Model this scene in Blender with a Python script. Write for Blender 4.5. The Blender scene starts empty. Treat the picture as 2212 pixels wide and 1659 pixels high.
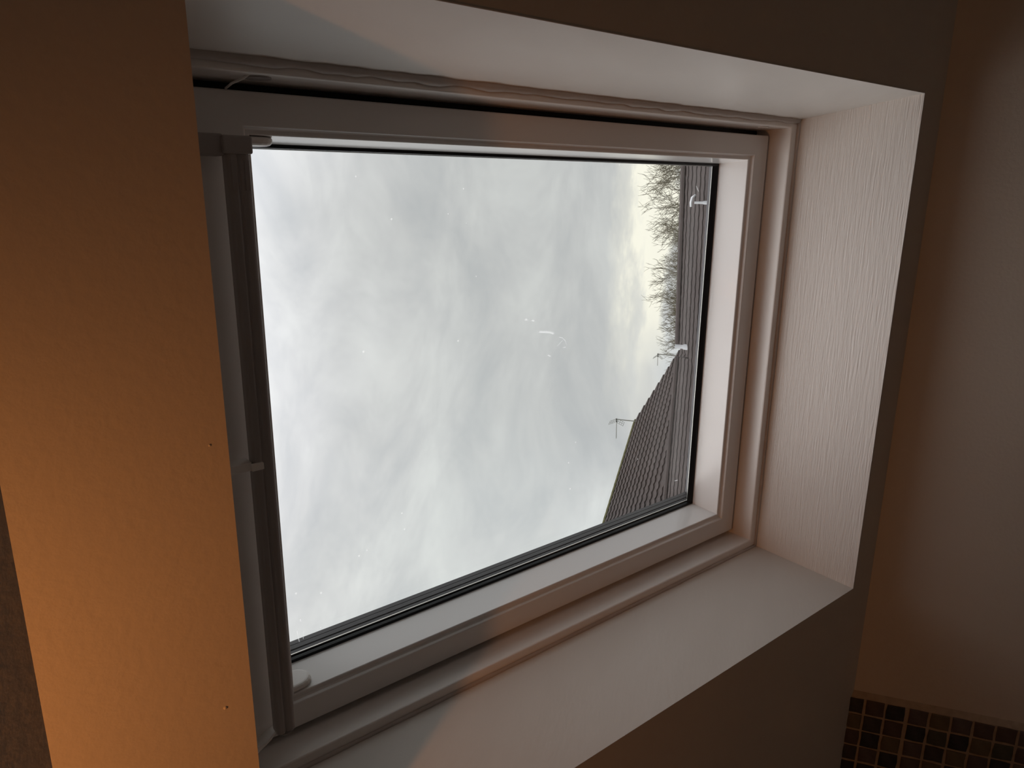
import bpy, bmesh, math, random
from mathutils import Vector, Matrix
random.seed(7)
sc = bpy.context.scene
C = sc.collection

# ------------------------------------------------------------------ camera
EYE = Vector((0, 0, 1.65))
K = 0.79                       # metres per unit of the window coordinates
PITCH = math.radians(33.213)   # roof pitch
SX = Vector((1, 0, 0))
SS = Vector((0, math.cos(PITCH), -math.sin(PITCH)))   # down the slope
SN = Vector((0, math.sin(PITCH), math.cos(PITCH)))    # out of the roof
cam_d = bpy.data.cameras.new('camera')
cam = bpy.data.objects.new('camera', cam_d); C.objects.link(cam)
cam_d.sensor_fit = 'HORIZONTAL'; cam_d.sensor_width = 36
cam_d.lens = 1583.69 / 2212 * 36
cam_d.clip_start = 0.01; cam_d.clip_end = 600
right = Vector((0.0086794, 0.3141669, -0.9493281))
down = Vector((-0.9657410, -0.2436054, -0.0894473))
fwd = Vector((-0.2593628, 0.9175814, 0.3012895))
M = Matrix((right, -down, -fwd)).transposed().to_4x4()
M.translation = EYE
cam.matrix_world = M
sc.camera = cam

# ------------------------------------------------------------------ colour, world
sc.view_settings.view_transform = 'Standard'
sc.view_settings.look = 'None'
sc.view_settings.gamma = 1
sc.view_settings.use_curve_mapping = False
sc.view_settings.exposure = 0.0
sc.cycles.use_denoising = True
sc.cycles.max_bounces = 10
sc.cycles.diffuse_bounces = 6
sc.cycles.transparent_max_bounces = 16
sc.cycles.caustics_reflective = False

def nn(nt, t, **kw):
    n = nt.nodes.new(t)
    for k, v in kw.items():
        if k in ('loc',): continue
        setattr(n, k, v)
    return n

def ramp(nt, stops, interp='LINEAR'):
    r = nn(nt, 'ShaderNodeValToRGB'); e = r.color_ramp.elements
    r.color_ramp.interpolation = interp
    e[0].position, e[0].color = stops[0][0], (*stops[0][1], 1)
    e[1].position, e[1].color = stops[1][0], (*stops[1][1], 1)
    for p_, c_ in stops[2:]:
        x = e.new(p_); x.color = (*c_, 1)
    return r

def math_(nt, op, a, b=None, c=None, clamp=False):
    m = nn(nt, 'ShaderNodeMath', operation=op); m.use_clamp = clamp
    for i, v in enumerate((a, b, c)):
        if v is None: continue
        if isinstance(v, (int, float)): m.inputs[i].default_value = v
        else: nt.links.new(v, m.inputs[i])
    return m.outputs[0]

def mixc(nt, fac, a, b, blend='MIX'):
    m = nn(nt, 'ShaderNodeMix', data_type='RGBA', blend_type=blend)
    for i, v in ((0, fac), (6, a), (7, b)):
        if isinstance(v, (int, float)): m.inputs[i].default_value = v
        elif isinstance(v, tuple): m.inputs[i].default_value = (*v, 1)
        else: nt.links.new(v, m.inputs[i])
    return m.outputs[2]

SKY = 1.09
w = bpy.data.worlds.new('overcast_sky'); sc.world = w; w.use_nodes = True
nt = w.node_tree; nt.nodes.clear()
tc = nn(nt, 'ShaderNodeTexCoord')
sep = nn(nt, 'ShaderNodeSeparateXYZ'); nt.links.new(tc.outputs['Generated'], sep.inputs[0])
wob = nn(nt, 'ShaderNodeTexNoise'); wob.inputs['Scale'].default_value = 3.2; wob.inputs['Detail'].default_value = 9; wob.inputs['Roughness'].default_value = .55
wm = nn(nt, 'ShaderNodeMapping'); wm.inputs['Scale'].default_value = (1, 1, 2.6); wm.inputs['Location'].default_value = (.35, .1, .2)
nt.links.new(tc.outputs['Generated'], wm.inputs[0]); nt.links.new(wm.outputs[0], wob.inputs[0])
zz = math_(nt, 'ADD', sep.outputs[2], math_(nt, 'MULTIPLY', math_(nt, 'SUBTRACT', wob.outputs[0], .5), .16))
base = ramp(nt, [(0.0, (.60, .64, .67)), (1.0, (.76, .765, .785)), (.09, (.64, .68, .72)), (.14, (.68, .71, .72)),
                 (.24, (.665, .69, .685)), (.36, (.66, .685, .68)), (.46, (.70, .715, .715)), (.56, (.755, .765, .78)), (.66, (.77, .78, .80))])
nt.links.new(zz, base.inputs[0])
def lobe(dirv, c0, c1):
    d_ = nn(nt, 'ShaderNodeVectorMath', operation='DOT_PRODUCT'); nt.links.new(wdir, d_.inputs[0]); d_.inputs[1].default_value = Vector(dirv).normalized()
    m_ = nn(nt, 'ShaderNodeMapRange', interpolation_type='SMOOTHSTEP'); nt.links.new(d_.outputs['Value'], m_.inputs[0])
    m_.inputs[1].default_value = c0; m_.inputs[2].default_value = c1
    return m_.outputs[0]
# directions jittered by noise so that cloud masses have ragged edges
jn = nn(nt, 'ShaderNodeTexNoise'); jn.inputs['Scale'].default_value = 5; jn.inputs['Detail'].default_value = 8
nt.links.new(tc.outputs['Generated'], jn.inputs[0])
jv = nn(nt, 'ShaderNodeVectorMath', operation='MULTIPLY_ADD'); nt.links.new(jn.outputs['Color'], jv.inputs[0]); jv.inputs[1].default_value = (.30, .30, .30)
nt.links.new(tc.outputs['Generated'], jv.inputs[2])
js = nn(nt, 'ShaderNodeVectorMath', operation='SUBTRACT'); nt.links.new(jv.outputs[0], js.inputs[0]); js.inputs[1].default_value = (.15, .15, .15)
jz = nn(nt, 'ShaderNodeVectorMath', operation='NORMALIZE'); nt.links.new(js.outputs[0], jz.inputs[0])
wdir = jz.outputs[0]
skyc = base.outputs[0]
g1 = math_(nt, 'MULTIPLY', lobe((-.03, .96, .22), .90, .995), .85)
skyc = mixc(nt, g1, skyc, (.55, .565, .56))
# layered streaks of thicker and thinner cloud, running obliquely
fm = nn(nt, 'ShaderNodeMapping'); fm.inputs['Rotation'].default_value = (0, math.radians(-28), math.radians(20)); fm.inputs['Scale'].default_value = (1.0, 1.0, 2.3); fm.inputs['Location'].default_value = (4.1, 2.2, 1.7)
nt.links.new(tc.outputs['Generated'], fm.inputs[0])
fn = nn(nt, 'ShaderNodeTexNoise'); fn.inputs['Scale'].default_value = 4.6; fn.inputs['Detail'].default_value = 12; fn.inputs['Roughness'].default_value = .63
fn.inputs['Distortion'].default_value = .5
nt.links.new(fm.outputs[0], fn.inputs[0])
fr = ramp(nt, [(.34, (.86, .87, .885)), (.66, (1.14, 1.137, 1.12)), (.5, (1, .997, .995))])
nt.links.new(fn.outputs[0], fr.inputs[0])
skyc = mixc(nt, 1.0, skyc, fr.outputs[0], 'MULTIPLY')
# a bright rift of broken cloud low over the houses
rn = nn(nt, 'ShaderNodeTexNoise'); rn.inputs['Scale'].default_value = 11; rn.inputs['Detail'].default_value = 9; rn.inputs['Roughness'].default_value = .62
rmp = nn(nt, 'ShaderNodeMapping'); rmp.inputs['Scale'].default_value = (.7, .7, 2.0)
nt.links.new(tc.outputs['Generated'], rmp.inputs[0]); nt.links.new(rmp.outputs[0], rn.inputs[0])
band_z = math_(nt, 'ADD', sep.outputs[2], math_(nt, 'MULTIPLY', math_(nt, 'SUBTRACT', rn.outputs[0], .5), .10))
band = ramp(nt, [(.100, (0, 0, 0)), (.182, (0, 0, 0)), (.117, (.95, .95, .95)), (.145, (1, 1, 1)), (.158, (.4, .4, .4))])
nt.links.new(band_z, band.inputs[0])
bandf = math_(nt, 'MULTIPLY', band.outputs[0], lobe((.02, .99, .14), .945, .985))
skyc = mixc(nt, bandf, skyc, (1.02, 1.0, .86))
# overcast sky brightened towards the zenith, mostly above view, to lift sill and reveals
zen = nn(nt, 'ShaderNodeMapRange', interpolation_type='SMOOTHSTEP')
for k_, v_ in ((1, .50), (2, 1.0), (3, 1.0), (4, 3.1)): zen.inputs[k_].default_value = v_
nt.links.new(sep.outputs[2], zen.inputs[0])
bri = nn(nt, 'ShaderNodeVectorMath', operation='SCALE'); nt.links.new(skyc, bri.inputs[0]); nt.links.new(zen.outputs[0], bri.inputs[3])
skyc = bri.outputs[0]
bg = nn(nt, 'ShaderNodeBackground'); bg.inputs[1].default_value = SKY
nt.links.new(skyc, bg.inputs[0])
wo = nn(nt, 'ShaderNodeOutputWorld'); nt.links.new(bg.outputs[0], wo.inputs[0])

def P3(u, v, D):
    """window coordinates (along X, down the slope, distance out from the eye) to world"""
    return EYE + K * (u * SX + v * SS + D * SN)

# wide soft sun, unseen behind cloud, added to brighten the sill and reveals
sd = bpy.data.lights.new('added_soft_sun', 'SUN'); sd.energy = 1.2; sd.angle = math.radians(55); sd.color = (1.0, .97, .93)
so = bpy.data.objects.new('added_soft_sun', sd); C.objects.link(so)
so.rotation_euler = Vector((.62, .34, -.80)).to_track_quat('-Z', 'Y').to_euler()
# the room's warm spotlight on the flat ceiling, behind the camera on the left
ld = bpy.data.lights.new('ceiling_spotlight', 'SPOT'); ld.energy = 6.5; ld.color = (1.0, .37, .10)
ld.shadow_soft_size = .014; ld.spot_size = math.radians(125); ld.spot_blend = 1.0
lo = bpy.data.objects.new('ceiling_spotlight', ld); C.objects.link(lo)
lo.location = (-.36, -.17, EYE.z + .415)
aim = P3(-.52, -.16, .67)
lo.rotation_euler = (aim - lo.location).to_track_quat('-Z', 'Y').to_euler()
# unseen warm point light further back over the room: dim, even
ld2 = bpy.data.lights.new('unseen_room_light', 'POINT'); ld2.energy = 0.3; ld2.color = (1.0, .50, .22); ld2.shadow_soft_size = .05
lo2 = bpy.data.objects.new('unseen_room_light', ld2); C.objects.link(lo2); lo2.location = (-.9, -1.1, 1.9)
# portal in the window opening: guides sky sampling, emits nothing itself
pd = bpy.data.lights.new('sky_portal', 'AREA'); pd.shape = 'RECTANGLE'; pd.size = .64; pd.size_y = .84
pd.cycles.is_portal = True
po = bpy.data.objects.new('sky_portal', pd); C.objects.link(po)
po.location = P3(-.337, .84, 1.05)
po.rotation_euler = (-SN).to_track_quat('-Z', 'Y').to_euler()

# ------------------------------------------------------------------ materials
def pbr(name, col, rough=.6, spec=.5, metal=0):
    m = bpy.data.materials.new(name); m.use_nodes = True
    b = m.node_tree.nodes['Principled BSDF']
    b.inputs['Base Color'].default_value = (*col, 1); b.inputs['Roughness'].default_value = rough
    b.inputs['Specular IOR Level'].default_value = spec; b.inputs['Metallic'].default_value = metal
    return m, m.node_tree, b

def noisy(name, c1, c2, scale=8, rough=.6, spec=.4, bump=.0, stretch=(1, 1, 1), bscale=None, detail=6, dist=.002):
    m, nt, b = pbr(name, c1, rough, spec)
    tc = nn(nt, 'ShaderNodeTexCoord'); mp = nn(nt, 'ShaderNodeMapping'); mp.inputs['Scale'].default_value = stretch
    nt.links.new(tc.outputs['Object'], mp.inputs[0])
    n = nn(nt, 'ShaderNodeTexNoise'); n.inputs['Scale'].default_value = scale; n.inputs['Detail'].default_value = detail
    nt.links.new(mp.outputs[0], n.inputs[0])
    r = ramp(nt, [(.3, c1), (.7, c2)]); nt.links.new(n.outputs[0], r.inputs[0]); nt.links.new(r.outputs[0], b.inputs['Base Color'])
    if bump:
        n2 = nn(nt, 'ShaderNodeTexNoise'); n2.inputs['Scale'].default_value = bscale or scale; n2.inputs['Detail'].default_value = 5
        nt.links.new(mp.outputs[0], n2.inputs[0])
        bp = nn(nt, 'ShaderNodeBump'); bp.inputs['Strength'].default_value = bump; bp.inputs['Distance'].default_value = dist
        nt.links.new(n2.outputs[0], bp.inputs['Height']); nt.links.new(bp.outputs[0], b.inputs['Normal'])
    return m

MAT = {}
MAT['wall'] = noisy('magnolia_emulsion', (.66, .59, .52), (.69, .62, .54), 5, .75, .2, .25, bscale=160)
MAT['ceil'] = noisy('ceiling_emulsion', (.66, .59, .52), (.69, .62, .54), 4, .8, .2, .2, bscale=140)
MAT['sill'] = noisy('brushed_sill_paint', (.84, .80, .76), (.87, .83, .79), 3, .5, .4, .55, (1, 16, 16), 26, dist=.0015)
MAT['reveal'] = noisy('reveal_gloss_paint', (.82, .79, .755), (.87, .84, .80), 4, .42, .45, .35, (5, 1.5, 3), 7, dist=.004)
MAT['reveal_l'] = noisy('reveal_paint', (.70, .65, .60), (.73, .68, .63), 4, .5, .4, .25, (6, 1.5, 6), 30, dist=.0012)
MAT['lacquer'] = noisy('white_lacquer', (.77, .75, .735), (.79, .77, .755), 3, .16, .55, .02, bscale=60)
MAT['frame'] = noisy('white_frame_paint', (.84, .80, .77), (.86, .82, .79), 3, .35, .45, .04, bscale=60)
MAT['caulk'] = noisy('painted_sealant', (.50, .45, .42), (.58, .53, .50), 30, .6, .3, .5, bscale=60)
MAT['rubber'] = pbr('black_rubber', (.006, .006, .007), .45, .3)[0]
MAT['spacer'] = noisy('grey_spacer', (.022, .019, .022), (.032, .028, .031), 20, .4, .4)
MAT['alu'] = pbr('aluminium', (.72, .70, .64), .35, .5, .8)[0]
MAT['bar'] = noisy('grey_plastic', (.36, .33, .32), (.39, .36, .35), 5, .38, .45)
MAT['hous'] = noisy('white_plastic', (.86, .83, .80), (.88, .85, .82), 5, .4, .45)
MAT['screw'] = pbr('grey_cap', (.35, .32, .31), .4)[0]
MAT['grout'] = noisy('tan_grout', (.42, .34, .26), (.50, .41, .32), 90, .85, .2, .5, bscale=240)
MAT['floor'] = noisy('dark_floor', (.50, .45, .40), (.56, .50, .44), 12, .5, .4)
MAT['backwall'] = noisy('back_emulsion', (.66, .60, .53), (.69, .62, .55), 5, .8, .2)
tile_cols = [((.035, .03, .025), (.075, .06, .05)), ((.07, .045, .035), (.12, .08, .065)), ((.012, .014, .014), (.05, .045, .05)),
             ((.12, .09, .05), (.17, .13, .08)), ((.085, .06, .055), (.14, .11, .11)), ((.05, .055, .035), (.10, .09, .06))]
TILEM = [noisy('slate_mosaic', a, b_, 55, .45, .5, .6, bscale=70, dist=.003) for a, b_ in tile_cols]

def glass_mat(name, dirt):
    m = bpy.data.materials.new(name); m.use_nodes = True; nt = m.node_tree; nt.nodes.clear()
    tr = nn(nt, 'ShaderNodeBsdfTransparent'); tr.inputs[0].default_value = (.985, .986, .985, 1)
    gl = nn(nt, 'ShaderNodeBsdfGlossy'); gl.inputs[1].default_value = .02
    fz = nn(nt, 'ShaderNodeLayerWeight'); fz.inputs[0].default_value = .5     # Schlick: both faces of a thin pane alike
    sch = math_(nt, 'ADD', math_(nt, 'MULTIPLY', math_(nt, 'POWER', fz.outputs['Facing'], 5), .9), .024)
    mx = nn(nt, 'ShaderNodeMixShader'); nt.links.new(sch, mx.inputs[0]); nt.links.new(tr.outputs[0], mx.inputs[1]); nt.links.new(gl.outputs[0], mx.inputs[2])
    out = nn(nt, 'ShaderNodeOutputMaterial')
    if not dirt:
        nt.links.new(mx.outputs[0], out.inputs[0]); return m
    tc = nn(nt, 'ShaderNodeTexCoord')
    vo = nn(nt, 'ShaderNodeTexVoronoi'); vo.inputs['Scale'].default_value = 34; nt.links.new(tc.outputs['Object'], vo.inputs[0])
    nz = nn(nt, 'ShaderNodeTexNoise'); nz.inputs['Scale'].default_value = 6; nz.inputs['Detail'].default_value = 4; nt.links.new(tc.outputs['Object'], nz.inputs[0])
    spot = math_(nt, 'LESS_THAN', vo.outputs['Distance'], .045)
    few = math_(nt, 'GREATER_THAN', nz.outputs[0], .60)
    dmask = math_(nt, 'MULTIPLY', math_(nt, 'MULTIPLY', spot, few), .35)
    gr = math_(nt, 'MULTIPLY', math_(nt, 'POWER', nz.outputs[0], 3), .012)
    allm = math_(nt, 'ADD', dmask, gr, clamp=True)
    df = nn(nt, 'ShaderNodeBsdfTranslucent'); df.inputs[0].default_value = (.85, .85, .82, 1)
    m2 = nn(nt, 'ShaderNodeMixShader'); nt.links.new(allm, m2.inputs[0]); nt.links.new(mx.outputs[0], m2.inputs[1]); nt.links.new(df.outputs[0], m2.inputs[2])
    nt.links.new(m2.outputs[0], out.inputs[0]); return m
MAT['glass'] = glass_mat('window_glass', False)
MAT['glass_dirty'] = glass_mat('weathered_window_glass', True)

# ------------------------------------------------------------------ helpers
def empty(name, loc, **props):
    o = bpy.data.objects.new(name, None); C.objects.link(o); o.location = loc; o.empty_display_size = .1
    for k, v in props.items(): o[k] = v
    return o

def origin(o):
    """world location of an unrotated object chain"""
    v = Vector(o.location)
    while o.parent: o = o.parent; v += Vector(o.location)
    return v

def mesh_obj(name, verts, faces, mat, parent=None, base=None, smooth=False, bevel=0, **props):
    """verts in world coordinates; the object's origin sits at base"""
    vs = [Vector(v) for v in verts]
    if base is None:
        base = sum(vs, Vector()) / len(vs)
    base = Vector(base)
    me = bpy.data.meshes.new(name)
    me.from_pydata([tuple(v - base) for v in vs], [], faces)
    bm = bmesh.new(); bm.from_mesh(me); bmesh.ops.recalc_face_normals(bm, faces=bm.faces); bm.to_mesh(me); bm.free()
    if mat: me.materials.append(mat)
    if smooth:
        for p in me.polygons: p.use_smooth = True
    o = bpy.data.objects.new(name, me); C.objects.link(o)
    if parent:
        o.parent = parent; o.location = base - origin(parent)
    else: o.location = base
    if bevel:
        b = o.modifiers.new('bevel', 'BEVEL'); b.width = bevel; b.segments = 3; b.limit_method = 'ANGLE'; b.angle_limit = math.radians(25)
        b.harden_normals = False
    for k, v in props.items(): o[k] = v
    return o

def prism(ring_a, ring_b):
    n = len(ring_a)
    vs = list(ring_a) + list(ring_b)
    fs = [tuple(range(n))[::-1], tuple(range(n, 2 * n))]
    fs += [(i, (i + 1) % n, n + (i + 1) % n, n + i) for i in range(n)]
    return vs, fs

def ubox(u0, u1, v0, v1, d0, d1):
    """a box in window coordinates"""
    a = [P3(u0, v, d) for v, d in ((v0, d0), (v1, d0), (v1, d1), (v0, d1))]
    b = [P3(u1, v, d) for v, d in ((v0, d0), (v1, d0), (v1, d1), (v0, d1))]
    return prism(a, b)

def box(x0, x1, y0, y1, z0, z1):
    a = [(x0, y, z) for y, z in ((y0, z0), (y1, z0), (y1, z1), (y0, z1))]
    b = [(x1, y, z) for y, z in ((y0, z0), (y1, z0), (y1, z1), (y0, z1))]
    return prism(a, b)

def loop_frame(name, rings, mat, parent, close=True, **kw):
    """rings: list of (uL,uR,vT,vB,D) rectangles; consecutive ones are bridged, last to first too"""
    vs, fs = [], []
    for (uL, uR, vT, vB, D) in rings:
        vs += [P3(uL, vT, D), P3(uR, vT, D), P3(uR, vB, D), P3(uL, vB, D)]
    n = len(rings)
    for i in range(n if close else n - 1):
        j = (i + 1) % n
        for k in range(4):
            k2 = (k + 1) % 4
            fs.append((4 * i + k, 4 * i + k2, 4 * j + k2, 4 * j + k))
    return mesh_obj(name, vs, fs, mat, parent, **kw)

def extrude_u(name, prof, u0, u1, mat, parent, **kw):
    """prof: (v, D) polygon extruded along the window width"""
    vs, fs = prism([P3(u0, v, d) for v, d in prof], [P3(u1, v, d) for v, d in prof])
    return mesh_obj(name, vs, fs, mat, parent, **kw)

def tube(pts, r, n=8, cap=True):
    pts = [Vector(p) for p in pts]; vs, fs = [], []
    if not isinstance(r, (list, tuple)): r = [r] * len(pts)
    for i, p in enumerate(pts):
        t = (pts[min(i + 1, len(pts) - 1)] - pts[max(i - 1, 0)]).normalized()
        a = t.cross(Vector((0, 0, 1)) if abs(t.z) < .9 else Vector((1, 0, 0))).normalized(); b = t.cross(a)
        for k in range(n):
            an = 2 * math.pi * k / n
            vs.append(p + r[i] * (math.cos(an) * a + math.sin(an) * b))
    for i in range(len(pts) - 1):
        for k in range(n):
            k2 = (k + 1) % n
            fs.append((i * n + k, i * n + k2, (i + 1) * n + k2, (i + 1) * n + k))
    if cap:
        fs.append(tuple(range(n))[::-1]); fs.append(tuple(range((len(pts) - 1) * n, len(pts) * n)))
    return vs, fs

def merge(*parts):
    vs, fs = [], []
    for v, f in parts:
        o = len(vs); vs += [Vector(x) for x in v]; fs += [tuple(i + o for i in g) for g in f]
    return vs, fs

# ------------------------------------------------------------------ room shell
YW = 1.68721 * K                # knee wall face
ZK = EYE.z - .30381 * K         # where slope meets knee wall
FLAT = P3(0, .0198, .662)         # edge between flat ceiling and slope
YF, ZF = FLAT.y, FLAT.z
XL, XR, YB = -1.75, 1.35, -1.7
DC = .662                       # depth of the sloping ceiling plane
def struct(name, vf, mat, **kw):
    return mesh_obj(name, vf[0], vf[1], mat, kind='structure', **kw)

struct('floor', box(XL - .1, XR + .1, YB - .1, YW + .1, -.1, 0), MAT['floor'], base=(0, 0, 0))
struct('ceiling', box(XL - .1, XR + .1, YB - .1, YF, ZF, ZF + .25), MAT['ceil'])
wf = struct('wall_front', box(XL - .1, XR + .1, YW, YW + .25, 0, ZK + .02), MAT['wall'], base=(0, YW, 0))
def side(x0, x1):
    a = [(x0, y, z) for y, z in ((YB, 0), (YW, 0), (YW, ZK + .01), (YF, ZF + .1), (YB, ZF + .1))]
    b = [(x1, y, z) for y, z in ((YB, 0), (YW, 0), (YW, ZK + .01), (YF, ZF + .1), (YB, ZF + .1))]
    return prism(a, b)
struct('wall_left', side(XL - .1, XL), MAT['backwall'])
struct('wall_right', side(XR, XR + .1), MAT['backwall'])
struct('wall_back', box(XL - .1, XR + .1, YB - .1, YB, 0, ZF + .1), MAT['backwall'])

# sloping ceiling: a thick slab with the window well cut through
OUT = (-.852, .1745, .194, 1.4995, DC)        # uL,uR,vT,vB at the ceiling face
INN = (-.811, .135, .165, 1.432, .872)        # where the reveals meet the frame lip
uL, uR = (XL - .1) / K, (XR + .1) / K
vT, vB = .012, 1.66
vs = [P3(uL, vT, DC), P3(uR, vT, DC), P3(uR, vB, DC), P3(uL, vB, DC),
      P3(OUT[0], OUT[2], DC), P3(OUT[1], OUT[2], DC), P3(OUT[1], OUT[3], DC), P3(OUT[0], OUT[3], DC)]
D2 = 1.02
vs += [P3(uL, vT, D2), P3(uR, vT, D2), P3(uR, vB, D2), P3(uL, vB, D2)]
H2 = (-.90, .22, .10, 1.50)
vs += [P3(H2[0], H2[2], D2), P3(H2[1], H2[2], D2), P3(H2[1], H2[3], D2), P3(H2[0], H2[3], D2)]
fs = []
for k in range(4):
    k2 = (k + 1) % 4
    fs.append((k, k2, 4 + k2, 4 + k)); fs.append((8 + k, 8 + k2, 12 + k2, 12 + k)); fs.append((k, k2, 8 + k2, 8 + k))
slope = mesh_obj('ceiling_slope', vs, fs, MAT['ceil'], kind='structure', base=P3(-.34, .85, DC))

def nib(px, py, r):
    d = right * (px - 1106) + down * (py - 829.5) + fwd * 1583.69
    c = EYE + d * (K * DC / d.dot(SN)); vs, fs = [], []
    for q, hh in ((1, 0), (.75, .35), (.35, .55)):
        vs += [c + r * q * (math.cos(k * math.pi / 5) * SX + math.sin(k * math.pi / 5) * SS) - SN * hh * r for k in range(10)]
    for a in (0, 10): fs += [(a + k, a + (k + 1) % 10, a + 10 + (k + 1) % 10, a + 10 + k) for k in range(10)]
    fs.append(tuple(range(20, 30)))
    mesh_obj('paint_nib', vs, fs, MAT['ceil'], slope, smooth=True)
nib(487, 1529, .0016); nib(453, 962, .0011)

# ------------------------------------------------------------------ window
win = empty('window_1', P3(-.337, .85, .93), kind='structure')
# reveals: four lining boards between ceiling face and frame
def reveal(name, k, mat, mat_label=None):
    o = {'bottom': ((OUT[0], OUT[3]), (OUT[1], OUT[3]), (INN[1], INN[3]), (INN[0], INN[3])),
         'top': ((OUT[0], OUT[2]), (OUT[1], OUT[2]), (INN[1], INN[2]), (INN[0], INN[2])),
         'left': ((OUT[0], OUT[2]), (OUT[0], OUT[3]), (INN[0], INN[3]), (INN[0], INN[2])),
         'right': ((OUT[1], OUT[2]), (OUT[1], OUT[3]), (INN[1], INN[3]), (INN[1], INN[2]))}[k]
    off = {'bottom': (0, .016), 'top': (0, -.016), 'left': (-.016, 0), 'right': (.016, 0)}[k]
    fr_ = -.0004 if k == 'top' else .0012
    dd = (OUT[4] - fr_, OUT[4] - fr_, INN[4] + .006, INN[4] + .006)
    a = [P3(p[0], p[1], d) for p, d in zip(o, dd)]
    b = [P3(p[0] + off[0] * q, p[1] + off[1] * q, d) for p, d, q in zip(o, dd, (.07, .07, 1, 1))]
    # subdivide slightly irregular plaster corner is left to the paint relief
    v_, f_ = prism(a, b)
    return mesh_obj(name, v_, f_, mat, win)
reveal('sill_board', 'bottom', MAT['sill'])
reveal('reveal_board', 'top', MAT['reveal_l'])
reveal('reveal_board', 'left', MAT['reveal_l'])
reveal('reveal_board', 'right', MAT['reveal'])

# fixed frame
FO = .02
frame = loop_frame('frame', [
    (-.795, .1185, .176, 1.4165, 1.01), (-.795, .1185, .176, 1.4165, .93), (-.7925, .1203, .172, 1.412, .8745),
    (-.7935, .1215, .171, 1.4135, .871), (-.811 - FO, .135 + FO, .165 - FO, 1.432 + FO, .871), (-.811 - FO, .135 + FO, .165 - FO, 1.432 + FO, 1.01)],
    MAT['frame'], win, bevel=.0016)
# sealant beads where plaster meets frame
def bead(pa, pb, n, r, amp, seed, sub=frame, mat='caulk'):
    rnd = random.Random(seed); pts, rs = [], []
    for i in range(n + 1):
        t = i / n; p = tuple(a + (b - a) * t for a, b in zip(pa, pb))
        pts.append(P3(p[0] , p[1], p[2])); rs.append(r * (1 + amp * (rnd.random() - .5)))
    v_, f_ = tube(pts, rs, 7)
    return mesh_obj('sealant_bead', v_, f_, MAT[mat], sub, smooth=True)
bead((.1355, .2, .870), (.1355, 1.43, .870), 60, .0062, .5, 1)
bead((.134, 1.4325, .870), (-.811, 1.4325, .870), 30, .0030, .3, 2)
bead((-.8115, 1.43, .870), (-.8115, .2, .870), 30, .0030, .3, 3)
# screw caps on the frame side by the top and bottom
def disc(u, v, d, r, h, axis, mat, parent, name, n=18):
    c = P3(u, v, d); ax = {'u': SX, 'n': -SN}[axis]; a = SS; b = ax.cross(a)
    ra = [c + r * (math.cos(2 * math.pi * k / n) * a + math.sin(2 * math.pi * k / n) * b) for k in range(n)]
    rb = [p + ax * h for p in ra]
    v_, f_ = prism(ra, rb)
    return mesh_obj(name, v_, f_, mat, parent)
disc(.1199, .335, .895, .012, -.0015, 'u', MAT['screw'], frame, 'screw_cap')
disc(.1195, 1.345, .893, .008, -.001, 'u', MAT['hous'], frame, 'screw_cap')
# small loose wire crossing the gap at the top right
v_, f_ = tube([P3(.122, .322, .882), P3(.1165, .316, .89), P3(.112, .308, .905), P3(.108, .306, .922)], .0011, 6)
mesh_obj('wire', v_, f_, MAT['hous'], frame, smooth=True)
# black weather seal closing the gap behind the sash
loop_frame('weather_seal', [(-.801, .126, .17, 1.42, .955), (-.745, .066, .30, 1.37, .955), (-.745, .066, .30, 1.37, .985), (-.801, .126, .17, 1.42, .985)], MAT['rubber'], frame)

# sash
GT = .338                                    # top edge of the visible glass
sash = loop_frame('sash', [
    (-.7255, .0515, GT, 1.348, .999), (-.7262, .0522, GT - .0007, 1.3487, .985),
    (-.7310, .0582, GT - .006, 1.3545, .9285), (-.7322, .0594, GT - .007, 1.3555, .9272),
    (-.7375, .0640, GT - .012, 1.3600, .9272), (-.7400, .0660, GT - .014, 1.3625, .9245),
    (-.7415, .0672, GT - .015, 1.3640, .9203), (-.7430, .0682, GT - .016, 1.3655, .9195),
    (-.7810, .1052, .215, 1.4065, .9195), (-.7830, .1070, .213, 1.4085, .9215),
    (-.7830, .1070, .213, 1.4085, .999)],
    MAT['lacquer'], win, bevel=.0012)
# glazing: gasket, panes, spacer
loop_frame('gasket', [(-.7262, .0522, GT, 1.3487, .9935), (-.7212, .0472, GT + .005, 1.3437, .9945), (-.7205, .0465, GT + .005, 1.3345, .9990), (-.7205, .0465, GT + .005, 1.3345, 1.0005), (-.7262, .0522, GT, 1.3487, 1.0005)],
           MAT['rubber'], sash)
def pane(name, d0, d1, mat):
    v_, f_ = ubox(-.733, .059, GT - .008, 1.380, d0, d1)
    return mesh_obj(name, v_, f_, mat, sash, base=P3(-.337, .85, d0))
pane('glass_pane', 1.001, 1.006, MAT['glass'])
pane('glass_pane', 1.0305, 1.0355, MAT['glass_dirty'])
SB = .0290                                   # the lower spacer sits back behind its gasket
loop_frame('spacer_rail', [(-.7205, .0465, GT + .004, 1.343 + SB, 1.0062), (-.7205, .0465, GT + .004, 1.343 + SB, 1.0165), (-.7225, .0485, GT + .002, 1.345 + SB, 1.0170),
                           (-.7225, .0485, GT + .002, 1.345 + SB, 1.0195), (-.7205, .0465, GT + .004, 1.343 + SB, 1.0200), (-.7205, .0465, GT + .004, 1.343 + SB, 1.0303),
                           (-.735, .061, GT - .01, 1.3575 + SB, 1.0303), (-.735, .061, GT - .01, 1.3575 + SB, 1.0062)], MAT['spacer'], sash)
loop_frame('glazing_strip', [(-.7222, .0482, GT + .003, 1.3480, 1.0062), (-.7200, .0460, GT + .005, 1.3442, 1.0062), (-.7200, .0460, GT + .005, 1.3442, 1.0085), (-.7222, .0482, GT + .003, 1.3480, 1.0085)],
           MAT['alu'], sash)
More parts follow.
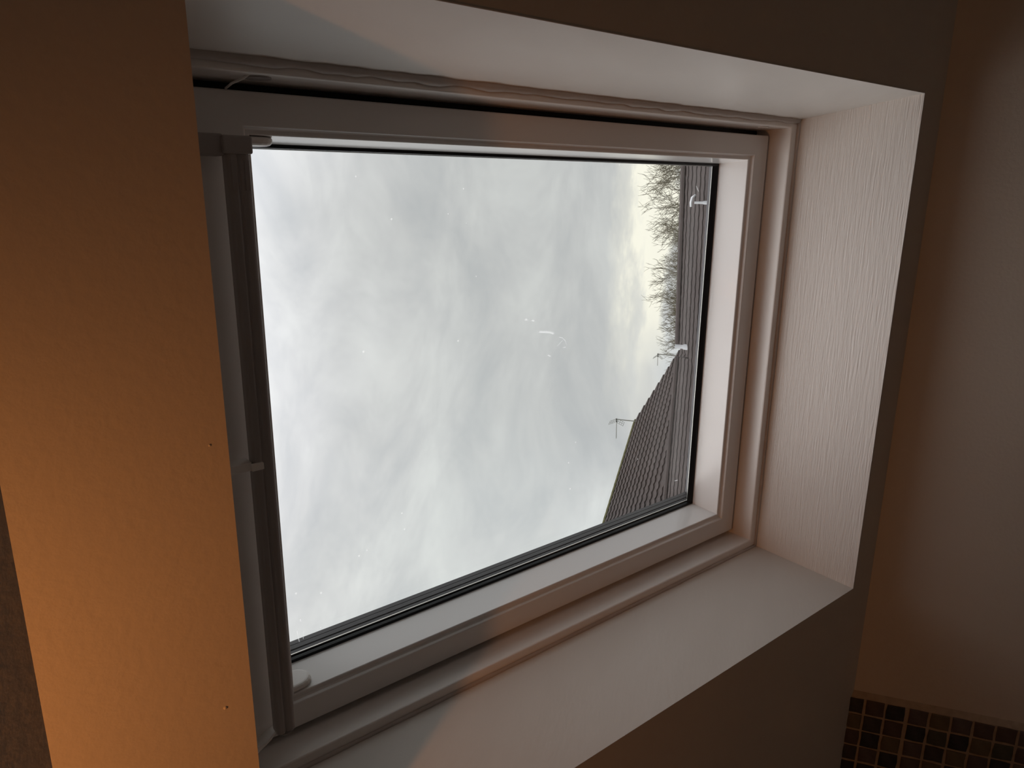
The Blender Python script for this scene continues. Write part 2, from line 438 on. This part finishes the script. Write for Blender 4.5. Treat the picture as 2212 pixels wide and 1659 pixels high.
loop_frame('outer_cladding', [(-.7235, .0495, GT + .002, 1.382, 1.036), (-.7235, .0495, GT + .002, 1.386, 1.046), (-.86, .18, .12, 1.47, 1.05), (-.86, .18, .12, 1.47, 1.0), (-.735, .061, GT - .01, 1.392, 1.0), (-.735, .061, GT - .01, 1.392, 1.036)],
           MAT['spacer'], sash)
SM = bpy.data.materials.new('dried_water_mark'); SM.use_nodes = True
_n = SM.node_tree; _n.nodes.clear()
_t = nn(_n, 'ShaderNodeBsdfTransparent'); _d = nn(_n, 'ShaderNodeBsdfTranslucent'); _m = nn(_n, 'ShaderNodeMixShader'); _o = nn(_n, 'ShaderNodeOutputMaterial')
_d.inputs[0].default_value = (.95, .95, .95, 1); _m.inputs[0].default_value = .22
_n.links.new(_t.outputs[0], _m.inputs[1]); _n.links.new(_d.outputs[0], _m.inputs[2]); _n.links.new(_m.outputs[0], _o.inputs[0])
def at_px(px, py, D):
    d = right * (px - 1106) + down * (py - 829.5) + fwd * 1583.69
    return EYE + d * (K * D / d.dot(SN))
def mark(pts, r):
    v_, f_ = tube([at_px(x, y, 1.0364) for x, y in pts], r, 5)
    mesh_obj('water_mark', v_, f_, SM, sash)
mark([(1208, 728), (1215, 730), (1221, 736), (1224, 744), (1222, 750), (1216, 751)], .0006)
mark([(1204, 748), (1210, 741), (1216, 735)], .0005)
mark([(1164, 717), (1176, 717), (1188, 718), (1197, 721)], .0018)
mark([(1133, 691), (1140, 690)], .0016); mark([(1148, 692), (1155, 693)], .0015)
mark([(1183, 767), (1190, 770)], .0010)
mark([(1504, 402), (1509, 414)], .0008); mark([(1457, 1039), (1464, 1037)], .0007)
mark([(641, 1362), (644, 1376), (647, 1388)], .0008); mark([(648, 1336), (650, 1344)], .0009); mark([(656, 1360), (655, 1380)], .0006)
# small white side fittings on the sash cheeks under the bar
def fitting(side_):
    s = 1 if side_ == 'r' else -1
    u_wall = .0570 if s > 0 else -.7300
    prof = []
    n = 10
    for k in range(n + 1):                    # D-shaped outline on the cheek, in (v, D)
        an = -math.pi / 2 + math.pi * k / n
        prof.append((.338 + .030 * max(0, math.cos(an)) ** .8, .950 + .022 * math.sin(an)))
    prof += [(.325, .972), (.325, .928)]
    a = [P3(u_wall, v, d) for v, d in prof]
    b = [P3(u_wall - s * .0105, v - .003, d) for v, d in prof]
    v_, f_ = prism(a, b)
    return mesh_obj('side_fitting', v_, f_, MAT['hous'], sash, bevel=.0035)
fitting('r'); fitting('l')

# ventilation bar and its white housing across the top of the sash
hous = extrude_u('vent_housing', [(.215, .921), (.215, .852), (.219, .850), (.289, .884), (.291, .888), (.291, .921), (.285, .9215), (.218, .9215)],
                 .046, -.729, MAT['hous'], win, bevel=.002)
bar = extrude_u('control_bar', [(.2765, .866), (.2760, .851), (.2785, .8465), (.2860, .8455), (.2880, .8495), (.2905, .8465), (.2975, .8455), (.3015, .848), (.3020, .858), (.2985, .8665), (.290, .869)],
                .0455, -.7215, MAT['bar'], win, bevel=.0018)
# rounded far end of the bar
v_, f_ = merge(tube([P3(-.7215, .2895, .8573), P3(-.7245, .2893, .8575), P3(-.7262, .289, .858)], [.0098, .0078, .004], 12))
mesh_obj('bar_end_cap', v_, f_, MAT['bar'], bar, smooth=True)
# near (right-hand) end bracket
v_, f_ = ubox(.052, .0325, .272, .3045, .843, .872)
mesh_obj('end_bracket', v_, f_, MAT['bar'], bar, bevel=.002)
v_, f_ = ubox(.0535, .030, .236, .2755, .850, .874)
mesh_obj('end_bracket', v_, f_, MAT['bar'], bar, bevel=.002)
# far end cap of the housing, tapering
a = [P3(-.727, v, d) for v, d in ((.215, .920), (.215, .845), (.262, .850), (.290, .872), (.294, .920))]
b = [P3(-.748, v, d) for v, d in ((.215, .920), (.215, .862), (.250, .862), (.276, .876), (.280, .920))]
v_, f_ = prism(a, b)
mesh_obj('end_cap', v_, f_, MAT['hous'], hous, bevel=.002)
# centre catch clipping the bar to the housing
cu = -.331
v_, f_ = merge(ubox(cu - .0055, cu + .0055, .228, .2745, .848, .868), ubox(cu - .0045, cu + .0045, .272, .2870, .842, .8475))
mesh_obj('catch', v_, f_, MAT['hous'], bar, bevel=.001)
# printed sticker strip near the right end of the bar
for k in range(2):
    v_, f_ = ubox(.026 - k * .0, -.006, .2795 + k * .0145, .2845 + k * .0145, .8447, .8456)
    mesh_obj('sticker', v_, f_, MAT['screw'], bar)

# ------------------------------------------------------------------ slate mosaic on the knee wall
T0X, T0Z, PT = -.9235, EYE.z - .2660 + 0.0, .0350
gx1 = T0X + .0125
rows_x, rows_z = 15, 17
zs = []                                       # tile edges going down
z = EYE.z - .2425
zs.append((z, z - .0235)); z -= .0275
for k in range(1, rows_z):
    zs.append((z, z - .0310)); z -= .0353
    if k == 2: z -= .0025                     # wider joint between mosaic sheets
zend = z + .004
xs = [(T0X - k * .0352, T0X - k * .0352 - .0306) for k in range(rows_x)]
xend = xs[-1][1] - .004
# grout bed with a sloped edge towards the plain wall
zt = EYE.z - .2393
a = [(gx1, YW, zt), (T0X + .001, YW - .0062, zt), (xend, YW - .0062, zt), (xend, YW + .001, zt), (gx1, YW + .001, zt)]
b = [(x, y, zend) for x, y, _ in a]
v_, f_ = prism(a, b)
bed = mesh_obj('grout_bed', v_, f_, MAT['grout'], wf, bevel=.001)
meshes = []
for mi in range(12):                          # twelve slightly uneven tile shapes, cut once and shared
    rnd = random.Random(50 + mi); vs = []
    W2, H2_ = .0153, .0155
    def j(s=.0009): return (rnd.random() - .5) * 2 * s
    ring = [(-W2, -H2_), (0, -H2_), (W2, -H2_), (W2, 0), (W2, H2_), (0, H2_), (-W2, H2_), (-W2, 0)]
    ring = [(x * .985 + j(), z_ * .985 + j()) for x, z_ in ring]
    vs = [(x, 0, z_) for x, z_ in ring] + [(x, -.0072 + j(.0004), z_) for x, z_ in ring] + [(x * .9, -.0084 + j(.0005), z_ * .9) for x, z_ in ring] + [(j(.003), -.0088 + j(.0006), j(.003))]
    fs = [(k, (k + 1) % 8, 8 + (k + 1) % 8, 8 + k) for k in range(8)] + [(8 + k, 8 + (k + 1) % 8, 16 + (k + 1) % 8, 16 + k) for k in range(8)] + [(16 + k, 16 + (k + 1) % 8, 24) for k in range(8)]
    me = bpy.data.meshes.new('tile'); me.from_pydata(vs, [], fs)
    bm = bmesh.new(); bm.from_mesh(me); bmesh.ops.recalc_face_normals(bm, faces=bm.faces)
    bm.to_mesh(me); bm.free(); me.materials.append(None); meshes.append(me)
seq = [0, 1, 2, 4, 3, 4, 1, 1, 4,  3, 0, 1, 2, 5, 2, 3, 5, 1,  1, 2, 3, 4, 0, 3, 4, 2, 3,  0, 4, 2, 4, 3, 2, 1, 0, 5]
n = 0
for i, (xa, xb) in enumerate(xs):
    for k, (za, zb) in enumerate(zs):
        me = random.choice(meshes)
        o = bpy.data.objects.new('tile', me); C.objects.link(o)
        o.material_slots[0].link = 'OBJECT'
        mi = seq[(i * 9 + k) % len(seq)] if i < 4 and k < 9 else random.randrange(6)
        o.material_slots[0].material = TILEM[mi]
        o.parent = wf
        c = Vector(((xa + xb) / 2, YW - .0005, (za + zb) / 2))
        o.location = c - origin(wf)
        o.scale = (1, 1, (za - zb) / .0310)
        n += 1

# ------------------------------------------------------------------ outside
S_OUT = 1.2
GZ = EYE.z - 5.2
def OP(x, y, z, s=1.0): return EYE + s * Vector((x, y, z))
MAT['ground'] = noisy('grass_ground', (.05, .07, .03), (.09, .10, .05), .6, .9, .2)
MAT['brick'] = noisy('brick_render', (.25, .14, .10), (.32, .20, .15), 4, .85, .2)
MAT['moss'] = noisy('mossy_mortar', (.075, .075, .03), (.13, .12, .06), 5, .95, .1)
MAT['pvc'] = pbr('white_pvc', (.72, .73, .76), .4)[0]
MAT['steel'] = pbr('galvanised_steel', (.30, .30, .27), .5, .5, .3)[0]
MAT['dark'] = pbr('dark_plastic', (.04, .045, .035), .5)[0]
MAT['bark'] = noisy('pale_bark', (.13, .115, .08), (.20, .18, .12), 6, .9, .1)
def roof_mat(name, c1, c2, lichen=True):
    m, nt, b = pbr(name, c1, .8, .25)
    tc = nn(nt, 'ShaderNodeTexCoord'); oi = nn(nt, 'ShaderNodeNewGeometry')
    n1 = nn(nt, 'ShaderNodeTexNoise'); n1.inputs['Scale'].default_value = 1.6; n1.inputs['Detail'].default_value = 8; nt.links.new(oi.outputs['Position'], n1.inputs[0])
    r = ramp(nt, [(.3, c1), (.7, c2)]); nt.links.new(n1.outputs[0], r.inputs[0])
    vo = nn(nt, 'ShaderNodeTexVoronoi'); vo.inputs['Scale'].default_value = 5; nt.links.new(oi.outputs['Position'], vo.inputs[0])
    sp = math_(nt, 'LESS_THAN', vo.outputs['Distance'], .09)
    col = mixc(nt, math_(nt, 'MULTIPLY', sp, .5), r.outputs[0], (.14, .135, .13))
    nt.links.new(col, b.inputs['Base Color'])
    return m
MAT['roofB'] = roof_mat('brown_concrete_tile', (.030, .021, .019), (.050, .037, .034))
MAT['roofA'] = roof_mat('weathered_concrete_tile', (.034, .025, .023), (.056, .043, .040))
gv = [(-150, -40, GZ), (150, -40, GZ), (150, 260, GZ), (-150, 260, GZ)]
mesh_obj('ground', gv, [(0, 1, 2, 3)], MAT['ground'], kind='structure')

def roof_house(name, R0, R1, pitch, span, overhang_tiles, matr, label, ntile=300, tw=.30, gauge=.31, amp=1.0, lift_=.026, ridge='moss'):
    """R0,R1: ridge ends (world); slope faces the side of perp; returns the house"""
    R0 = Vector(R0); R1 = Vector(R1); L = (R1 - R0).length; e = (R1 - R0).normalized()
    perp = Vector((e.y, -e.x, 0)).normalized()
    if (EYE - R0).dot(perp) < 0: perp = -perp
    dn = (perp * math.cos(pitch) - Vector((0, 0, 1)) * math.sin(pitch)); nr = (perp * math.sin(pitch) + Vector((0, 0, 1)) * math.cos(pitch))
    base = Vector(((R0.x + R1.x) / 2, (R0.y + R1.y) / 2, GZ))
    h = empty(name, base, label=label, category='house')
    sl = span / math.cos(pitch)
    # walls: pentagonal prism
    hw = span - .25; ez = R0.z - .12 - span * math.tan(pitch)
    def pent(p):
        q = Vector((p.x, p.y, 0))
        return [q + perp * s * hw + Vector((0, 0, zz_)) for s, zz_ in ((-1, GZ), (1, GZ), (1, ez + .1), (-1, ez + .1))][:3] + [q + Vector((0, 0, R0.z - .15))] + [q - perp * hw + Vector((0, 0, ez + .1))]
    v_, f_ = prism(pent(R0 + e * .15), pent(R1 - e * .15))
    mesh_obj('wall', v_, f_, MAT['brick'], h)
    # under-roof decks
    for s in (1, -1):
        d2 = perp * s * math.cos(pitch) - Vector((0, 0, 1)) * math.sin(pitch); n2 = perp * s * math.sin(pitch) + Vector((0, 0, 1)) * math.cos(pitch)
        a = [R0 + d2 * t + n2 * k for t, k in ((0, -.02), (sl, -.02), (sl, -.1), (0, -.1))]
        b = [p + e * L for p in a]
        v_, f_ = prism(a, b)
        deck = mesh_obj('roof_deck', v_, f_, matr, h)
    # double-roman tiles in courses
    prof = [(0, .012), (.12, .040), (.25, .052), (.38, .040), (.5, .012), (.62, .010), (.78, .010), (.93, .012), (1.0, .020)]
    prof = [(a_, .012 + (b_ - .012) * amp) for a_, b_ in prof]
    def tile_mesh():
        vs, fs = [], []
        nprof = len(prof)
        for t, lift in ((0, 0), (1.12, lift_)):
            for x_, z_ in prof:
                vs.append(e * (x_ * tw * 1.02) + dn * (t * gauge) + nr * (z_ + lift))
        for x_, z_ in prof:
            vs.append(e * (x_ * tw * 1.02) + dn * (1.12 * gauge) + nr * (z_ - .004))
        for i in range(nprof - 1):
            fs.append((i, i + 1, nprof + i + 1, nprof + i)); fs.append((nprof + i, nprof + i + 1, 2 * nprof + i + 1, 2 * nprof + i))
        return vs, fs
    tv, tf = tile_mesh()
    spots = []
    for c in range(int(sl / gauge)):
        off = 0
        for i in range(int(L / tw)):
            p = R0 + e * (i * tw + off) + dn * (c * gauge + .03)
            q = p + e * tw * .5 + dn * gauge * .5 - EYE
            x_, y_, z_ = q.dot(right), q.dot(down), q.dot(fwd)
            vis = z_ > 0 and 1270 < 1106 + 1583.7 * x_ / z_ < 1560 and 300 < 829.5 + 1583.7 * y_ / z_ < 1200
            spots.append((not vis, q.length, p))
    spots.sort(key=lambda s: (s[0], s[1]))
    me = bpy.data.meshes.new('roof_tile')
    me.from_pydata([tuple(v) for v in tv], [], tf); me.materials.append(matr)
    rest = []
    for i, (_, _, p) in enumerate(spots):
        if i < ntile:
            o = bpy.data.objects.new('roof_tile', me); C.objects.link(o); o.parent = h; o.location = p - base
        else: rest.append(p)
    if rest:
        vs, fs = [], []
        for p in rest:
            k = len(vs); vs += [v + p for v in tv]; fs += [tuple(i + k for i in f) for f in tf]
        mr = bpy.data.meshes.new('roof_tiles'); mr.from_pydata([tuple(v - base) for v in vs], [], fs); mr.materials.append(matr)
        o = bpy.data.objects.new('roof_tiles', mr); C.objects.link(o); o.parent = h; o['kind'] = 'stuff'
    # ridge tiles: half-round, mossy
    nr_ = int(L / .45)
    prm = []
    for k in range(7):
        an = math.pi * k / 6
        prm.append(perp * (.13 * math.cos(an)) + Vector((0, 0, .085 * math.sin(an) - .01)))
    va = [p for p in prm] + [p * 1.06 + e * .46 for p in prm]
    fa = [(i, i + 1, 8 + i, 7 + i) for i in range(6)] + [tuple(range(7))]
    mr = bpy.data.meshes.new('ridge_tile'); mr.from_pydata([tuple(v) for v in va], [], fa); mr.materials.append(MAT[ridge])
    for i in range(nr_):
        o = bpy.data.objects.new('ridge_tile', mr); C.objects.link(o); o.parent = h
        o.location = R0 + e * (i * .45) - base
    return h, e, perp, dn, nr

SB_, SA_ = 1.52, .72
B1 = OP(-5.8, 18.07, 2.58, SB_); B2 = OP(-5.8 - 1.14 * 2.1, 18.07 - 3.79 * 2.1, 2.58, SB_)
roof_house('gabled_house', B1, B2, math.radians(26), 6.4, 0, MAT['roofB'], 'farther house whose brown tiled roof rises to a peak with the taller aerial', 300, .33, .40, .55, .045)
A1 = OP(-4.24, 21.0, 1.90, SA_); A2 = OP(5.3, 17.98, 1.90, SA_)
hA = roof_house('terraced_house', A1, A2, math.radians(25), 3.4, 0, MAT['roofA'], 'near terrace house whose long low roof carries the two white vent pipes', 300, .26, .205, .2, .02, 'roofA')
C1 = OP(-4.72, 21.25, 1.90, SA_); C2 = OP(-12.9, 19.85, 1.90, SA_)
roof_house('terraced_house', C1, C2, math.radians(25), 3.4, 0, MAT['roofA'], 'near terrace house with no pipes, its roof crossing in front of the peaked roof', 300, .26, .205, .2, .02, 'roofA')

def ray_pt(px, py, plane_p, plane_n):
    d = right * (px - 1106) + down * (py - 829.5) + fwd * 1583.69
    t = (plane_p - EYE).dot(plane_n) / d.dot(plane_n)
    return EYE + d * t
# white vent pipes through the farther roof
_, eA, pA, dnA, nrA = hA
def pipe(px, py, h, r, cowl, label):
    base = ray_pt(px, py, A1, nrA)
    o = empty('vent_pipe', base, label=label, category='vent pipe')
    v_, f_ = tube([base - Vector((0, 0, .12)), base + Vector((0, 0, h))], r, 14)
    mesh_obj('pipe', v_, f_, MAT['pvc'], o, smooth=False)
    v_, f_ = tube([base - Vector((0, 0, .05)), base + Vector((0, 0, .09))], [r * 1.55, r * 1.35], 14)
    mesh_obj('collar', v_, f_, MAT['pvc'], o)
    if cowl:
        c = base + Vector((0, 0, h + .02))
        side_ = Vector((-1, .1, 0)).normalized()
        pts = [c - side_ * .13 + Vector((0, 0, -.035)), c - side_ * .08 + Vector((0, 0, .02)), c + Vector((0, 0, .035)), c + side_ * .07 + Vector((0, 0, .03))]
        v_, f_ = tube(pts, [r * .8, r, r, r * .9], 12)
        mesh_obj('cowl', v_, f_, MAT['pvc'], o, smooth=True)
    return o
pipe(1486, 750, .25, .040, False, 'straight white plastic vent pipe near the left end of the near terrace roof')
pipe(1531, 438, .235, .022, True, 'thin white flue with a bent cowl on the right part of the near terrace roof')

# television aerials
def aerial(px, py, top_px, top_py, dist, boomlen, refl, label, fdir):
    d = (right * (px - 1106) + down * (py - 829.5) + fwd * 1583.69).normalized()
    base = EYE + d * dist
    d2 = right * (top_px - 1106) + down * (top_py - 829.5) + fwd * 1583.69
    hh = EYE.z + d2.z / math.hypot(d2.x, d2.y) * math.hypot(base.x - EYE.x, base.y - EYE.y)
    o = empty('television_aerial', base, label=label, category='aerial')
    top = Vector((base.x, base.y, hh))
    v_, f_ = tube([base - Vector((0, 0, .5)) if refl > 1 else Vector((base.x, base.y, GZ)), top + Vector((0, 0, .03))], .022, 8)
    mesh_obj('mast', v_, f_, MAT['steel'], o)
    side_ = Vector(fdir).normalized()
    perp_ = Vector((-side_.y, side_.x, 0))
    v_, f_ = tube([top - side_ * .05, top + side_ * boomlen], .011, 6)
    boom = mesh_obj('boom', v_, f_, MAT['steel'], o)
    k = 0
    x = .12
    while x < boomlen:
        v_, f_ = tube([top + side_ * x - perp_ * .09 , top + side_ * x + perp_ * .09], .005, 5)
        mesh_obj('director', v_, f_, MAT['steel'], o); x += .07
    v_, f_ = merge(*[tube([top - side_ * .02 + side_ * q, top + side_ * (.03 + q)], .03, 8) for q in (0, .08)])
    mesh_obj('clamp', v_, f_, MAT['dark'], o)
    for s in (1, -1):                          # X-shaped reflector wings as wire grids
        parts = []
        for q in range(4):
            a_ = top + side_ * (.06 + .035 * q * .3) + Vector((0, 0, s * (.05 + .055 * q))) * refl + side_ * (.03 * q)
            parts.append(tube([a_ - perp_ * .13 * refl - side_ * .0, a_ + perp_ * .13 * refl], .006, 4))
        for q in (-.12, 0, .12):
            parts.append(tube([top + side_ * .06 + perp_ * q * refl + Vector((0, 0, s * .02)), top + side_ * (.06 + .035 * .9 + .09) + perp_ * q * refl + Vector((0, 0, s * .22 * refl))], .006, 4))
        v_, f_ = merge(*parts)
        mesh_obj('reflector', v_, f_, MAT['steel'], o)
    return o
aerial(1372, 910, 1332, 905, (B1 - EYE).length - .2, .84, 1.3, 'tall television aerial standing at the peak of the farther roof', (-.93, .15, 0))
aerial(1459, 768, 1421, 769, (B1 - EYE).length + 2, .50, .85, 'smaller, paler television aerial between the bare trees and the peaked roof', (-.98, .1, 0))

# bare winter trees behind the far roof
def tree(name, az, dist, h, spread, seed, label, wf=.6, loops=7):
    rnd = random.Random(seed)
    base = Vector((EYE.x + math.sin(math.radians(az)) * dist, EYE.y + math.cos(math.radians(az)) * dist, GZ))
    o = empty(name, base, label=label, category='tree', group='bare trees beyond the near roof')
    trunk_top = base + Vector((0, 0, h * .45))
    v_, f_ = tube([base - Vector((0, 0, .2)), base + Vector((.05, 0, h * .2)), trunk_top], [.24, .2, .16], 8)
    mesh_obj('trunk', v_, f_, MAT['bark'], o)
    parts = []; twigs = []
    def grow(p, d, ln, r, lvl):
        q = p; dd = d.copy(); pts = [p]; rs = [r]
        nseg = 3
        for s in range(nseg):
            dd = (dd + Vector((rnd.uniform(-.28, .28), rnd.uniform(-.28, .28), rnd.uniform(-.10, .22)))).normalized()
            q = q + dd * ln / nseg; pts.append(q); rs.append(r * (1 - .4 * (s + 1) / nseg))
        (parts if lvl < 2 else twigs).append(tube(pts, rs, 5 if lvl < 2 else 3, cap=False))
        if lvl >= loops - 1: return
        for k in range(3 if lvl < 5 else 2):
            ax = Vector((rnd.uniform(-1, 1), rnd.uniform(-1, 1), rnd.uniform(-.5, .7))).normalized()
            nd = (dd * .75 + ax * spread).normalized()
            grow(pts[rnd.choice((2, 3, 3))], nd, ln * rnd.uniform(.58, .80), max(r * .58, .0085), lvl + 1)
    for k in range(5):
        an = 2 * math.pi * k / 5 + rnd.random()
        grow(trunk_top - Vector((0, 0, rnd.uniform(0, h * .1))), Vector((math.cos(an) * wf, math.sin(an) * wf, 1)).normalized(), h * .21, .09, 0)
    v_, f_ = merge(*parts); mesh_obj('branches', v_, f_, MAT['bark'], o)
    v_, f_ = merge(*twigs)
    t = mesh_obj('twigs', v_, f_, MAT['bark'], o); t['kind'] = 'stuff'
    return o
DT = 38
def hgt(el, dist): return math.tan(math.radians(el)) * dist + 5.2
tree('bare_tree', -.2, DT, hgt(8.9, DT), .62, 3, 'largest bare tree, spreading above the right part of the near roof', .6)
tree('bare_tree', -6.7, DT + 2, hgt(7.0, DT + 2), .42, 5, 'bare tree in the middle of the three beyond the near roof', .30)
tree('bare_tree', -10.5, DT + 1, hgt(6.6, DT + 1), .46, 8, 'bare tree nearest the smaller television aerial', .30)
